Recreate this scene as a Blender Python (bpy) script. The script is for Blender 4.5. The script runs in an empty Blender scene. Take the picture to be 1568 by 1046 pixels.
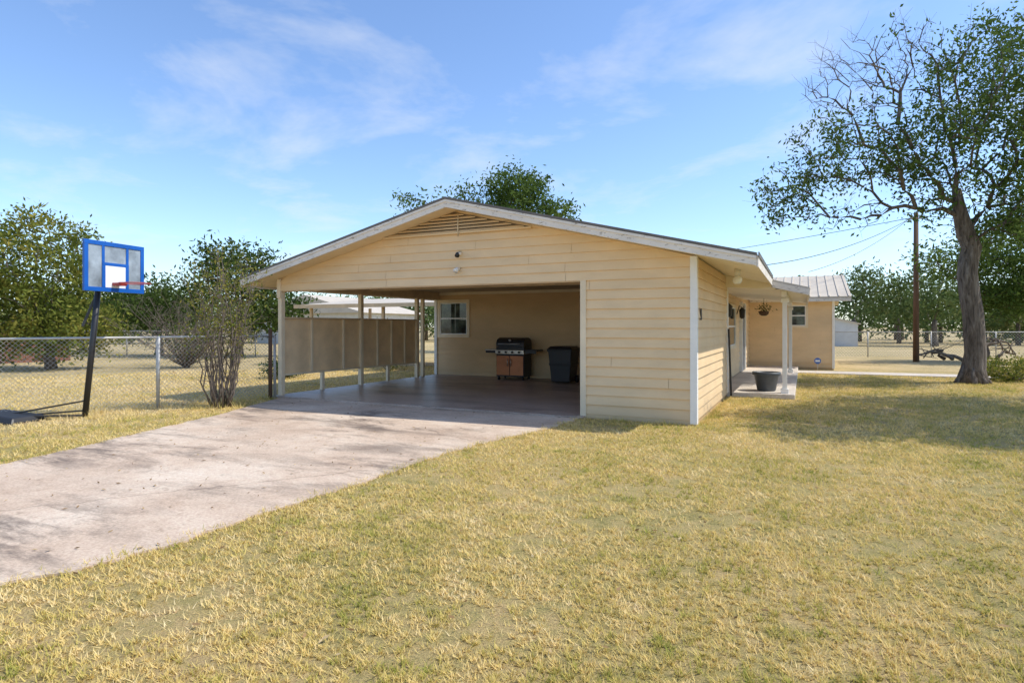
import bpy, math, random
import numpy as np
from mathutils import Vector
random.seed(7); rng=np.random.default_rng(7)
scene=bpy.context.scene
S,C=math.sin(math.radians(25.6)),math.cos(math.radians(25.6))
def L(x,d,z=0.0):      # survey frame (right of viewing axis, distance) -> site frame
    return (-S*d+C*x, C*d+S*x, z)

# ------------------------------------------------------------ materials
def nm(name):
    m=bpy.data.materials.new(name); m.use_nodes=True
    nt=m.node_tree; b=nt.nodes['Principled BSDF']; return m,nt,b
def N(nt,t,**k):
    n=nt.nodes.new(t)
    for a,v in k.items(): setattr(n,a,v)
    return n
def ramp(nt,stops,fac):
    r=N(nt,'ShaderNodeValToRGB'); e=r.color_ramp.elements
    e[0].position=stops[0][0]; e[0].color=(*stops[0][1],1)
    e[1].position=stops[-1][0]; e[1].color=(*stops[-1][1],1)
    for p,c in stops[1:-1]:
        q=e.new(p); q.color=(*c,1)
    nt.links.new(fac,r.inputs[0]); return r.outputs[0]
def noise(nt,scale,detail=4,rough=.55,scl=(1,1,1),dist=0,off=(0,0,0),rot=0):
    tc=N(nt,'ShaderNodeTexCoord'); mp=N(nt,'ShaderNodeMapping')
    mp.inputs['Scale'].default_value=scl; mp.inputs['Location'].default_value=off; mp.inputs['Rotation'].default_value=(0,0,rot)
    nt.links.new(tc.outputs['Object'],mp.inputs[0])
    n=N(nt,'ShaderNodeTexNoise'); n.inputs['Scale'].default_value=scale
    n.inputs['Detail'].default_value=detail; n.inputs['Roughness'].default_value=rough
    n.inputs['Distortion'].default_value=dist
    nt.links.new(mp.outputs[0],n.inputs['Vector']); return n.outputs['Fac']
def mix(nt,f,a,b,mode='MIX'):
    m=N(nt,'ShaderNodeMix',data_type='RGBA',blend_type=mode)
    for i,v in ((0,f),(6,a),(7,b)):
        if hasattr(v,'is_linked'): nt.links.new(v,m.inputs[i])
        elif i==0: m.inputs[0].default_value=v
        else: m.inputs[i].default_value=(*v,1)
    return m.outputs[2]
def mathn(nt,op,a,b_=None,c=None):
    m=N(nt,'ShaderNodeMath',operation=op)
    for i,v in enumerate((a,b_,c)):
        if v is None: continue
        if hasattr(v,'is_linked'): nt.links.new(v,m.inputs[i])
        else: m.inputs[i].default_value=v
    return m.outputs[0]
def bump(nt,b,h,st=.3,dist=.01):
    bp=N(nt,'ShaderNodeBump'); bp.inputs['Strength'].default_value=st; bp.inputs['Distance'].default_value=dist
    nt.links.new(h,bp.inputs['Height']); nt.links.new(bp.outputs[0],b.inputs['Normal'])
def simple(name,col,rough=.6,var=.12,scale=3,scl=(1,1,1),metal=0,bs=.15,bscale=60):
    m,nt,b=nm(name)
    f=noise(nt,scale,5,.6,scl)
    d=tuple(c*(1-var) for c in col); l=tuple(min(1,c*(1+var)) for c in col)
    nt.links.new(ramp(nt,[(.3,d),(.7,l)],f),b.inputs['Base Color'])
    b.inputs['Roughness'].default_value=rough; b.inputs['Metallic'].default_value=metal
    if bs: bump(nt,b,noise(nt,bscale,3),bs,.004)
    return m
M={}
def siding_mat(name,col):
    m,nt,b=nm(name)
    f=noise(nt,1.3,5,.6,(1,1,2.5)); c=ramp(nt,[(.3,tuple(x*.9 for x in col)),(.7,tuple(min(1,x*1.05) for x in col))],f)
    f2=noise(nt,9,6,.7,(1,1,.35)); g=ramp(nt,[(.64,(0,0,0)),(.8,(1,1,1))],f2)
    c2=mix(nt,mathn(nt,'MULTIPLY',g,.3),c,tuple(x*.5 for x in col))
    tc=N(nt,'ShaderNodeTexCoord'); sp=N(nt,'ShaderNodeSeparateXYZ'); nt.links.new(tc.outputs['Object'],sp.inputs[0])
    mr=N(nt,'ShaderNodeMapRange'); mr.inputs[1].default_value=0; mr.inputs[2].default_value=.35; mr.inputs[3].default_value=.55; mr.inputs[4].default_value=0
    nt.links.new(sp.outputs[2],mr.inputs[0])
    c3=mix(nt,mr.outputs[0],c2,(.42,.3,.17))
    nt.links.new(c3,b.inputs['Base Color']); b.inputs['Roughness'].default_value=.55
    bump(nt,b,noise(nt,30,5,.7,(.25,.25,3)),.25,.005); return m
M['siding']=siding_mat('painted_siding',(.81,.59,.335))
M['siding2']=siding_mat('painted_siding_shade',(.68,.46,.235))  # darker copy of the siding paint, carport shade put into the colour
def peel(name,col,under,th=.62):
    m,nt,b=nm(name)
    f=noise(nt,14,8,.75,(.5,.5,2)); g=ramp(nt,[(th,(0,0,0)),(th+.04,(1,1,1))],f)
    f2=noise(nt,2,4); c=ramp(nt,[(.3,tuple(x*.85 for x in col)),(.7,col)],f2)
    nt.links.new(mix(nt,g,c,under),b.inputs['Base Color']); b.inputs['Roughness'].default_value=.6
    bump(nt,b,g,.3,.003); return m
M['fascia']=peel('peeling_white_paint',(.84,.76,.66),(.36,.3,.24),.57)
M['trim']=peel('cream_trim_paint',(.85,.7,.48),(.5,.4,.28),.72)
M['white']=simple('white_paint',(.85,.82,.76),.5,.05)
M['soffit']=simple('soffit_paint',(.78,.6,.36),.6,.08)
M['soffitw']=simple('eave_soffit_paint',(.85,.76,.6),.6,.06)
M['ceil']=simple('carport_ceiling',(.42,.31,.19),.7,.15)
M['vent']=simple('vent_gap_shade',(.14,.10,.065),.9,.2)  # near-dark tone painted in for the shade between the louvres
M['panel']=simple('panel_board',(.82,.6,.35),.7,.15,2)
M['beam']=simple('beam_paint',(.68,.5,.3),.6,.12)
M['roofedge']=simple('roof_edge_metal',(.14,.12,.10),.5,.2)
M['metalroof']=simple('ribbed_metal_roof',(.56,.49,.39),.7,.1,2)
M['black']=simple('black_metal',(.02,.02,.022),.4,.2)
M['plastic']=simple('black_plastic',(.018,.019,.022),.45,.2)
M['galv']=simple('galvanised_steel',(.5,.49,.46),.5,.15,metal=.3)
M['copper']=simple('copper_door',(.42,.17,.08),.35,.15,metal=.5)
M['steel']=simple('stainless_steel',(.5,.48,.45),.3,.1,metal=.8)
M['blue']=simple('blue_plastic',(.006,.10,.42),.35,.15)
M['orange']=simple('rim_orange_paint',(.35,.04,.03),.4,.15)
M['board']=simple('backboard_panel',(.27,.32,.36),.22,.5,2.6)
M['boardw']=simple('backboard_white',(.78,.80,.83),.35,.06)
M['shed']=simple('shed_paint',(.6,.6,.58),.6,.08)
M['pot']=simple('planter_grey',(.07,.08,.09),.5,.2)
M['pole']=simple('creosote_wood',(.13,.075,.045),.9,.3,8,(1,1,.1),bs=.6,bscale=20)
M['signb']=simple('sign_blue',(.05,.15,.5),.4,.05)
m,nt,b=nm('bark')
f=noise(nt,14,7,.7,(1,1,.16),.6); nt.links.new(ramp(nt,[(.35,(.055,.042,.032)),(.52,(.17,.135,.105)),(.7,(.30,.26,.215))],f),b.inputs['Base Color'])
b.inputs['Roughness'].default_value=.95; bump(nt,b,f,1,.06); M['bark']=m
M['twig']=simple('twig_bark',(.17,.135,.105),.9,.3)
m,nt,b=nm('window_glass'); b.inputs['Roughness'].default_value=.04
nt.links.new(ramp(nt,[(.4,(.015,.02,.02)),(.65,(.1,.13,.1))],noise(nt,4,5)),b.inputs['Base Color']); M['glass']=m
m,nt,b=nm('lamp_glass'); b.inputs['Base Color'].default_value=(.85,.85,.8,1); b.inputs['Roughness'].default_value=.2; M['bulb']=m

def concrete(name,a,bc,cc,stain,rough=.8,sh=.5,samt=.8,rot=0,big=(.42,.58),crack=True):
    m,nt,b=nm(name)
    c=ramp(nt,[(.3,a),(.5,bc),(.7,cc)],noise(nt,.8,8,.66,dist=.2))
    f=noise(nt,1.0,11,.76,(.5,1.6,1),.3,(3,1,0),rot); g=ramp(nt,[(sh,(0,0,0)),(sh+.12,(samt,)*3)],f)
    f9=noise(nt,.4,3,.5,off=(5,2,0)); g9=ramp(nt,[(big[0],(.15,.15,.15)),(big[1],(1,1,1))],f9)
    c=mix(nt,mathn(nt,'MULTIPLY',g,g9),c,stain)
    f3=noise(nt,45,5,.7); c=mix(nt,.45,c,ramp(nt,[(.3,(.2,.2,.2)),(.7,(.8,.8,.8))],f3),'OVERLAY')
    f4=noise(nt,7,7,.75); g4=ramp(nt,[(.56,(0,0,0)),(.66,(.5,.5,.5))],f4)
    c=mix(nt,g4,c,tuple(x*.55 for x in a))
    if crack:
        tc=N(nt,'ShaderNodeTexCoord'); vo=N(nt,'ShaderNodeTexVoronoi',feature='DISTANCE_TO_EDGE'); vo.inputs['Scale'].default_value=.22
        ns=N(nt,'ShaderNodeTexNoise'); ns.inputs['Scale'].default_value=2.2; ns.inputs['Detail'].default_value=5
        nt.links.new(tc.outputs['Object'],ns.inputs['Vector'])
        va=N(nt,'ShaderNodeVectorMath',operation='MULTIPLY_ADD'); va.inputs[1].default_value=(.5,.5,0); nt.links.new(ns.outputs['Color'],va.inputs[0]); nt.links.new(tc.outputs['Object'],va.inputs[2])
        nt.links.new(va.outputs[0],vo.inputs['Vector'])
        ck=ramp(nt,[(.0,(.55,.55,.55)),(.003,(0,0,0))],vo.outputs['Distance'])
        c=mix(nt,ck,c,(.12,.09,.07))
    nt.links.new(c,b.inputs['Base Color']); b.inputs['Roughness'].default_value=rough
    bump(nt,b,noise(nt,50,6,.7),.35,.006); return m
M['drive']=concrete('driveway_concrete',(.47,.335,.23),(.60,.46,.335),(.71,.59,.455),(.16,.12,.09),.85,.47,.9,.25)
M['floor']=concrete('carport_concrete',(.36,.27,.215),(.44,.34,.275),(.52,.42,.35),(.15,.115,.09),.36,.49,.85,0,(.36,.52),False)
M['walk']=concrete('walk_concrete',(.5,.43,.35),(.6,.53,.44),(.68,.6,.5),(.35,.3,.25),.8,.6,crack=False)

def drymask(nt):
    tc=N(nt,'ShaderNodeTexCoord'); sp=N(nt,'ShaderNodeSeparateXYZ'); nt.links.new(tc.outputs['Object'],sp.inputs[0])
    a=N(nt,'ShaderNodeMapRange'); a.inputs[1].default_value=-9.2; a.inputs[2].default_value=-11.2; nt.links.new(sp.outputs[0],a.inputs[0])
    c=N(nt,'ShaderNodeMapRange'); c.inputs[1].default_value=21; c.inputs[2].default_value=26; nt.links.new(sp.outputs[1],c.inputs[0])
    return mathn(nt,'MAXIMUM',a.outputs[0],c.outputs[0])
m,nt,b=nm('lawn_soil')
big=noise(nt,.45,5,.65); fine=noise(nt,6,9,.8)
v_=mathn(nt,'MULTIPLY_ADD',fine,.55,mathn(nt,'MULTIPLY',big,.45))
c=ramp(nt,[(.38,(.22,.20,.05)),(.46,(.40,.32,.11)),(.56,(.54,.39,.16)),(.66,(.42,.28,.14))],v_)
c=mix(nt,drymask(nt),c,ramp(nt,[(.4,(.36,.28,.11)),(.6,(.62,.47,.24))],v_))
f3=noise(nt,70,4,.8); c=mix(nt,.75,c,ramp(nt,[(.3,(.08,.08,.08)),(.7,(.85,.85,.85))],f3),'OVERLAY')
nt.links.new(c,b.inputs['Base Color']); b.inputs['Roughness'].default_value=.95
bump(nt,b,f3,.8,.03); M['lawn']=m
def leafmat(name,stops,trans=.4,pos=0.0,pscale=.5,rough=.6,dry=None):
    m=bpy.data.materials.new(name); m.use_nodes=True; nt=m.node_tree
    for n in list(nt.nodes): nt.nodes.remove(n)
    out=N(nt,'ShaderNodeOutputMaterial'); at=N(nt,'ShaderNodeAttribute'); at.attribute_name='rnd'
    f=at.outputs['Fac']
    if pos>0:
        n1=noise(nt,pscale,3,.6); n2=noise(nt,pscale*4.5,4,.7,off=(7,3,0))
        n1=mathn(nt,'MULTIPLY_ADD',n2,.5,mathn(nt,'MULTIPLY',n1,.5))
        n1=mathn(nt,'MULTIPLY_ADD',mathn(nt,'SUBTRACT',n1,.5),2.9,.52)
        f=mathn(nt,'MULTIPLY_ADD',n1,pos,mathn(nt,'MULTIPLY',f,1-pos))
        if dry: f=mathn(nt,'MULTIPLY_ADD',drymask(nt),dry,f)
    c=ramp(nt,stops,f)
    d=N(nt,'ShaderNodeBsdfDiffuse'); nt.links.new(c,d.inputs['Color'])
    if trans<=0: nt.links.new(d.outputs[0],out.inputs[0]); return m
    t=N(nt,'ShaderNodeBsdfTranslucent'); nt.links.new(c,t.inputs[0])
    mx=N(nt,'ShaderNodeMixShader'); mx.inputs[0].default_value=trans
    nt.links.new(d.outputs[0],mx.inputs[1]); nt.links.new(t.outputs[0],mx.inputs[2]); nt.links.new(mx.outputs[0],out.inputs[0]); return m
LAWN=[(.14,(.24,.29,.055)),(.32,(.46,.42,.10)),(.46,(.72,.56,.19)),(.62,(.86,.66,.28)),(.78,(.93,.77,.44)),(.92,(.62,.42,.22))]
M['blade']=leafmat('grass_blades',LAWN,.3,.62,.8,.8,.12)
M['leaf']=leafmat('oak_leaves',[(0,(.045,.08,.018)),(.6,(.11,.165,.04)),(1,(.22,.28,.08))])
M['leafy']=leafmat('yellowing_leaves',[(0,(.08,.11,.022)),(.5,(.19,.22,.045)),(1,(.40,.33,.075))])
M['leafd']=leafmat('dark_leaves',[(0,(.035,.06,.015)),(.6,(.08,.12,.03)),(1,(.16,.19,.06))])
M['leaff']=leafmat('distant_leaves',[(0,(.06,.095,.03)),(.6,(.14,.19,.065)),(1,(.28,.28,.11))],.25)
M['litter']=leafmat('dead_leaves',[(0,(.12,.07,.03)),(.5,(.3,.19,.09)),(1,(.55,.42,.22))],0)

# ------------------------------------------------------------ mesh helpers
def empty(name,loc=(0,0,0)):
    e=bpy.data.objects.new(name,None); e.location=loc; e.empty_display_size=.2
    scene.collection.objects.link(e); return e
def mobj(name,v,f,mat,parent=None,smooth=False,bev=0):
    me=bpy.data.meshes.new(name); me.from_pydata([tuple(map(float,p)) for p in v],[],f); me.update()
    if mat: me.materials.append(M[mat])
    o=bpy.data.objects.new(name,me); scene.collection.objects.link(o)
    if smooth:
        for p in me.polygons: p.use_smooth=True
    if parent: o.parent=parent; 
    if bev:
        md=o.modifiers.new('b','BEVEL'); md.width=bev; md.segments=2; md.limit_method='ANGLE'
    return o
BF=[(0,3,2,1),(4,5,6,7),(0,1,5,4),(1,2,6,5),(2,3,7,6),(3,0,4,7)]
def boxv(x0,x1,y0,y1,z0,z1): return [(x0,y0,z0),(x1,y0,z0),(x1,y1,z0),(x0,y1,z0),(x0,y0,z1),(x1,y0,z1),(x1,y1,z1),(x0,y1,z1)]
def box(name,x0,x1,y0,y1,z0,z1,mat,parent=None,bev=.004): return mobj(name,boxv(x0,x1,y0,y1,z0,z1),BF,mat,parent,False,bev)
def beam(name,p0,p1,w,h,mat,parent=None,bev=.003):
    p0,p1=Vector(p0),Vector(p1); d=(p1-p0).normalized(); up=Vector((0,0,1)) if abs(d.z)<.95 else Vector((1,0,0))
    s=d.cross(up).normalized(); u=s.cross(d).normalized(); v=[]
    for p in (p0,p1):
        for a,b_ in ((-1,-1),(1,-1),(1,1),(-1,1)): v.append(p+s*a*w/2+u*b_*h/2)
    return mobj(name,v,[(0,1,2,3),(4,7,6,5),(0,4,5,1),(1,5,6,2),(2,6,7,3),(3,7,4,0)],mat,parent,False,bev)
def prism_y(name,poly,y0,y1,mat,parent=None):
    n=len(poly); v=[(x,y0,z) for x,z in poly]+[(x,y1,z) for x,z in poly]
    f=[tuple(range(n)),tuple(range(2*n-1,n-1,-1))]+[(i,i+n,(i+1)%n+n,(i+1)%n) for i in range(n)]
    return mobj(name,v,f,mat,parent)
class Tubes:
    def __init__(s): s.v=[]; s.f=[]
    def add(s,path,rad,sides=6,cap=True):
        base=len(s.v); P=[Vector(p) for p in path]; n=len(P); prev=None
        for i,p in enumerate(P):
            t=(P[min(i+1,n-1)]-P[max(i-1,0)])
            if t.length<1e-6: t=Vector((0,0,1))
            t.normalize()
            if prev is None:
                a=Vector((1,0,0)) if abs(t.x)<.8 else Vector((0,1,0)); prev=(a-t*a.dot(t)).normalized()
            else:
                prev=(prev-t*prev.dot(t)); prev=prev.normalized() if prev.length>1e-6 else t.orthogonal().normalized()
            q=t.cross(prev); r=rad[i] if hasattr(rad,'__len__') else rad
            for k in range(sides):
                an=2*math.pi*k/sides; s.v.append(tuple(p+prev*math.cos(an)*r+q*math.sin(an)*r))
        for i in range(n-1):
            for k in range(sides):
                a=base+i*sides+k; b2=base+i*sides+(k+1)%sides
                s.f.append((a,b2,b2+sides,a+sides))
        if cap:
            s.f.append(tuple(base+k for k in range(sides-1,-1,-1))); s.f.append(tuple(base+(n-1)*sides+k for k in range(sides)))
    def obj(s,name,mat,parent=None,smooth=True): return mobj(name,s.v,s.f,mat,parent,smooth)
def tube(name,path,rad,mat,parent=None,sides=12):
    t=Tubes(); t.add(path,rad,sides); return t.obj(name,mat,parent)
def lathe(name,prof,cx,cy,mat,parent=None,n=28):
    v=[];f=[]
    for r,z in prof:
        for k in range(n): v.append((cx+r*math.cos(2*math.pi*k/n),cy+r*math.sin(2*math.pi*k/n),z))
    for i in range(len(prof)-1):
        for k in range(n): f.append((i*n+k,i*n+(k+1)%n,(i+1)*n+(k+1)%n,(i+1)*n+k))
    f.append(tuple(range(n-1,-1,-1))); f.append(tuple((len(prof)-1)*n+k for k in range(n)))
    return mobj(name,v,f,mat,parent,True)
def bigmesh(name,verts,k,mat,rnd,parent=None):
    nF=len(verts)//k; me=bpy.data.meshes.new(name)
    me.vertices.add(len(verts)); me.vertices.foreach_set('co',verts.astype(np.float32).ravel())
    me.loops.add(nF*k); me.loops.foreach_set('vertex_index',np.arange(nF*k,dtype=np.int32))
    me.polygons.add(nF); me.polygons.foreach_set('loop_start',np.arange(0,nF*k,k,dtype=np.int32))
    a=me.attributes.new('rnd','FLOAT','FACE'); a.data.foreach_set('value',rnd.astype(np.float32))
    me.update(calc_edges=True); me.materials.append(M[mat])
    o=bpy.data.objects.new(name,me); scene.collection.objects.link(o)
    if parent: o.parent=parent
    return o

# lap siding
def lap(name,parent,mat,O,U,Nn,z0,z1,expo,uL,uR,holes=(),seed=1):
    r=random.Random(seed); O=Vector(O);U=Vector(U);Nn=Vector(Nn); v=[];f=[]
    def P(u,z,o): return O+U*u+Vector((0,0,z))+Nn*o
    z=z0; i=0
    while z<z1-1e-4:
        a,b_=z,min(z+expo,z1)
        bp=sorted(set([a,b_]+[h for q in holes for h in q[2:4] if a<h<b_]))
        joints=[]; u=uL(a)+r.uniform(.8,3.6)
        while u<uR(a): joints.append(u); u+=3.66
        wob=r.uniform(-.002,.002)
        for s,t in zip(bp[:-1],bp[1:]):
            mid=(s+t)/2; cuts=[(q[0],q[1]) for q in holes if q[2]<mid<q[3]]+[(j-.003,j+.003) for j in joints]
            cuts.sort(); segs=[]; L0,R0,L1,R1=uL(s),uR(s),uL(t),uR(t)
            if R0<=L0: continue
            R1=max(R1,L1)
            start=(L0,L1)
            for c0,c1 in cuts:
                if c1<=start[0]: continue
                if c0>start[0] and c0<R0: segs.append((start[0],min(c0,R0),start[1] if start[1]<=c0 else c0,min(c0,R1) if c0>start[1] else c0))
                start=(c1,max(c1,L1))
            if start[0]<R0: segs.append((start[0],R0,min(start[1],R1),R1))
            os=.028+wob-.026*(s-a)/expo; ot=.028+wob-.026*(t-a)/expo
            for a0,a1,b0,b1 in segs:
                n=len(v); v+= [P(a0,s,os),P(a1,s,os),P(b1,t,ot),P(b0,t,ot),P(a0,s,0),P(a1,s,0)]
                f+= [(n,n+1,n+2,n+3),(n+4,n+5,n+1,n)]
        z=b_; i+=1
    return mobj(name,v,f,mat,parent)

def window(parent,name,O,U,Nn,u0,u1,z0,z1,fr=.09,mat='trim',mull=True):
    O,U,Nn=Vector(O),Vector(U),Vector(Nn)
    def bx(nm_,a0,a1,b0,b1,o0,o1,mt):
        v=[O+U*a+Vector((0,0,z))+Nn*o for a,z,o in ((a0,b0,o0),(a1,b0,o0),(a1,b0,o1),(a0,b0,o1),(a0,b1,o0),(a1,b1,o0),(a1,b1,o1),(a0,b1,o1))]
        return mobj(nm_,v,BF,mt,parent,False,.003)
    bx(name+'_glass',u0+fr,u1-fr,z0+fr,z1-fr,.002,.008,'glass')
    bx(name+'_frame_top',u0,u1,z1-fr,z1,.0,.04,mat); bx(name+'_frame_bottom',u0,u1,z0,z0+fr,.0,.045,mat)
    bx(name+'_frame_left',u0,u0+fr,z0+fr,z1-fr,.0,.04,mat); bx(name+'_frame_right',u1-fr,u1,z0+fr,z1-fr,.0,.04,mat)
    zm=(z0+z1)/2; s=.03
    bx(name+'_sash_l',u0+fr,u0+fr+s,z0+fr,z1-fr,.008,.025,'white'); bx(name+'_sash_r',u1-fr-s,u1-fr,z0+fr,z1-fr,.008,.025,'white')
    bx(name+'_sash_t',u0+fr+s,u1-fr-s,z1-fr-s,z1-fr,.008,.025,'white'); bx(name+'_sash_b',u0+fr+s,u1-fr-s,z0+fr,z0+fr+s,.008,.025,'white')
    if mull: bx(name+'_rail',u0+fr+s,u1-fr-s,zm-.02,zm+.02,.008,.028,'white')

# ------------------------------------------------------------ ground
g=mobj('ground',[(-700,-300,0),(700,-300,0),(700,1200,0),(-700,1200,0)],[(0,1,2,3)],'lawn')
dr=[(1.14,9.95),(.59,9.0),(-.1,8.1),(-.68,7.34),(-1.15,6.45),(-1.42,5.81),(-1.75,5.25),(-1.99,4.81),(-2.2,4.4),(-2.36,4.10),(-2.70,3.7),(-3.1,3.4),(-3.9,2.95),(-6,2.0),(-9,.8),(-12,0),(-14,2.6),(-9,4.4),(-6.6,5.3),(-5.75,6.0),(-5.5,6.6),(-5.3,7.75),(-5.15,9),(-4.95,10.3),(-4.85,12.8)]
drw=[L(x,d)[:2] for x,d in dr]; 
def rough_poly(p,amp,step=.12):
    out=[]; n=len(p)
    for i in range(n):
        a=Vector((*p[i],0)); b_=Vector((*p[(i+1)%n],0)); k=max(1,int((b_-a).length/step)); nn=(b_-a).normalized().cross(Vector((0,0,1)))
        for j in range(k):
            q=a.lerp(b_,j/k)+nn*random.uniform(-amp,amp); out.append((q.x,q.y))
    return out
def slab(name,poly,z0,z1,mat):
    n=len(poly); v=[(x,y,z1) for x,y in poly]+[(x,y,z0) for x,y in poly]
    return mobj(name,v,[tuple(range(n))]+[(i,i+n,(i+1)%n+n,(i+1)%n) for i in range(n)],mat)
slab('driveway',rough_poly(drw,.035),-.01,.016,'drive')
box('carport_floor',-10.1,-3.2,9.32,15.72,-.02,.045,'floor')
slab('walkway',[(-.2,21.4),(12,21.9),(12,23.0),(-.2,22.5)],-.01,.03,'walk')

# ------------------------------------------------------------ house
H=empty('ranch_house_with_carport')
RX,RZ,SL=-5.6,3.75,.245; XL,XR=-10.62,-.58; YF,YB=9.02,30.0; FW=9.48
zt=lambda x: RZ-SL*abs(x-RX)
for nm_,x0,x1 in (('roof_left',XL,RX),('roof_right',RX,XR)):
    prism_y(nm_,[(x0,zt(x0)-.04),(x1,zt(x1)-.04),(x1,zt(x1)),(x0,zt(x0))],YF-.03,YB,'roofedge',H)
    prism_y(nm_+'_sheathing',[(x0+.02*(x0==XL),zt(x0)-.16),(x1,zt(x1)-.16),(x1,zt(x1)-.042),(x0,zt(x0)-.042)],YF+.03,YB-.05,'soffit' if x0==XL else 'soffitw',H)
    prism_y(nm_+'_rake_fascia',[(x0-.01*(x0==XL),zt(x0)-.18),(x1,zt(x1)-.18),(x1,zt(x1)-.043),(x0-.01*(x0==XL),zt(x0)-.043)],YF-.01,YF+.028,'fascia',H)
    prism_y(nm_+'_rake_moulding',[(x0,zt(x0)-.085),(x1,zt(x1)-.085),(x1,zt(x1)-.044),(x0,zt(x0)-.044)],YF-.026,YF-.011,'fascia',H)
box('eave_fascia_right',XR-.0,XR+.025,YF+.0,13.3,zt(XR)-.2,zt(XR)-.043,'fascia',H)
box('eave_drip_edge',XR+.026,XR+.04,YF-.03,13.3,zt(XR)-.06,zt(XR)+.005,'roofedge',H,0)
box('eave_fascia_left',XL-.04,XL-.012,YF+.03,YB,zt(XL)-.2,zt(XL)-.043,'fascia',H)
for i in range(40):
    y=YF+.2+i*.5
    for a,b_ in ((XL,RX-.05),(RX+.05,XR)):
        beam('roof_rib',(a,y,zt(a)+.01),(b_,y,zt(b_)+.01),.04,.02,'metalroof',H,0)
und=lambda x: zt(x)-.165
prism_y('gable_wall',[(-10.02,2.25),(-1.47,2.25),(-1.47,und(-1.47)),(RX,und(RX)),(-10.02,und(-10.02))],FW,FW+.12,'siding2',H)
box('store_front_wall',-3.28,-1.47,FW,FW+.12,0,2.249,'siding2',H,0)
box('store_inner_wall',-3.28,-3.16,FW+.12,15.7,0,2.5,'siding2',H,0)
box('right_side_wall',-1.59,-1.47,FW+.12,13.6,0,2.56,'siding2',H,0)
gL=lambda z: max(-10.02, RX-(RZ-.165-z)/SL); gR=lambda z: min(-1.5, RX+(RZ-.165-z)/SL)
lap('front_siding',H,'siding',(0,FW,0),(1,0,0),(0,-1,0),.08,RZ-.17,.155,gL,gR,[(-10.2,-3.28,0,2.25)],3)
lap('side_siding',H,'siding',(-1.47,0,0),(0,1,0),(1,0,0),.08,2.56,.155,lambda z:FW+.0,lambda z:13.6,(),5)
box('store_plinth',-3.28,-1.45,FW-.02,FW-.001,.0,.08,'siding',H)
box('corner_trim_front',-1.54,-1.436,FW-.036,FW-.001,.02,und(-1.47)-.01,'white',H)
box('corner_trim_side',-1.469,-1.436,FW+.0,FW+.08,.02,und(-1.44)-.01,'white',H)
box('opening_trim_right',-3.29,-3.19,FW-.036,FW-.001,.03,2.25,'trim',H)
box('opening_trim_left_upper',-10.05,-9.95,FW-.036,FW-.001,2.1,und(-10)-.01,'trim',H)
box('header_soffit',-9.95,-3.29,FW-.012,FW+.125,2.232,2.249,'beam',H)
prism_y('vent_back_shade',[(-7.2,3.2),(-4.2,3.2),(-5.7,3.2+.245*1.5)],FW-.034,FW-.03,'vent',H)  # dark backing sheet, louvre-gap shade is in its colour
for i in range(6):
    z=3.2+.008+i*.058; hw=(1.45-(z-3.2)/SL)
    if hw>.1: 
        v=[(-5.7-hw,FW-.075,z),(-5.7+hw,FW-.075,z),(-5.7+hw-.12,FW-.036,z+.03),(-5.7-hw+.12,FW-.036,z+.03),(-5.7-hw,FW-.075,z-.012),(-5.7+hw,FW-.075,z-.012),(-5.7+hw-.12,FW-.036,z+.018),(-5.7-hw+.12,FW-.036,z+.018)]
        mobj('vent_louvre',v,[(0,1,2,3),(4,5,1,0),(7,6,5,4),(0,3,7,4),(1,5,6,2)],'siding',H)
box('vent_sill',-7.25,-4.15,FW-.08,FW-.02,3.165,3.192,'siding',H)
lathe('gable_light_base',[(.05,2.78),(.05,2.83)],-5.58,FW-.05,'white',H)
tube('gable_light_upper',[(-5.58,FW-.02,2.82),(-5.58,FW-.1,2.8),(-5.56,FW-.14,2.76)],[.03,.03,.045],'black',H)
tube('gable_light_lower',[(-5.6,FW-.02,2.53),(-5.6,FW-.09,2.52),(-5.6,FW-.13,2.49)],[.04,.035,.05],'white',H)
tube('gable_cable',[(-5.58,FW-.075,3.5),(-5.58,FW-.08,3.25),(-5.57,FW-.09,3.12),(-5.54,FW-.08,3.2)],.01,'trim',H,6)
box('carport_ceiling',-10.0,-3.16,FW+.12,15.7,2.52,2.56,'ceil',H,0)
box('left_beam',-10.06,-9.94,FW+.12,15.7,2.3,2.52,'beam',H)
box('ceiling_beam',-9.94,-3.3,12.4,12.5,2.4,2.52,'beam',H)
box('back_wall',-10.1,-1.75,15.7,15.85,0,2.56,'siding2',H,0)
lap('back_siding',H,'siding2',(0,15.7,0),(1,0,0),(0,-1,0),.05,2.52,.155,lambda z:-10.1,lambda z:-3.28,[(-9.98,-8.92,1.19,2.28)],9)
window(H,'carport_window',(0,15.7,0),(1,0,0),(0,-1,0),-10.02,-8.9,1.17,2.3)
box('back_wall_top_trim',-10.0,-3.28,15.65,15.67,2.44,2.52,'trim',H)
box('back_corner_trim',-10.12,-10.03,15.64,15.69,.05,2.3,'white',H)
box('gable_inner_wall_left',-10.06,-9.98,15.86,30,0,2.56,'siding2',H,0)
for nm_,y in (('post_front',9.53),('post_mid',12.1),('post_back',14.55)):
    box('carport_'+nm_,-10.05,-9.95,y-.05,y+.05,.0,2.3,'trim' ,H)
box('carport_post_end',-10.05,-9.95,14.8,14.88,.0,2.3,'trim',H)
P0=empty('carport_partition_panel')
box('panel_sheet',-10.035,-10.015,9.59,14.49,.47,1.66,'panel',P0)
box('panel_cap',-10.05,-9.96,9.59,12.04,1.66,1.70,'beam',P0); box('panel_cap_b',-10.05,-9.96,12.16,14.49,1.66,1.70,'beam',P0)
box('panel_sill',-10.014,-9.96,9.59,12.04,.45,.49,'trim',P0); box('panel_sill_b',-10.014,-9.96,12.16,14.49,.45,.49,'trim',P0)
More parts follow.
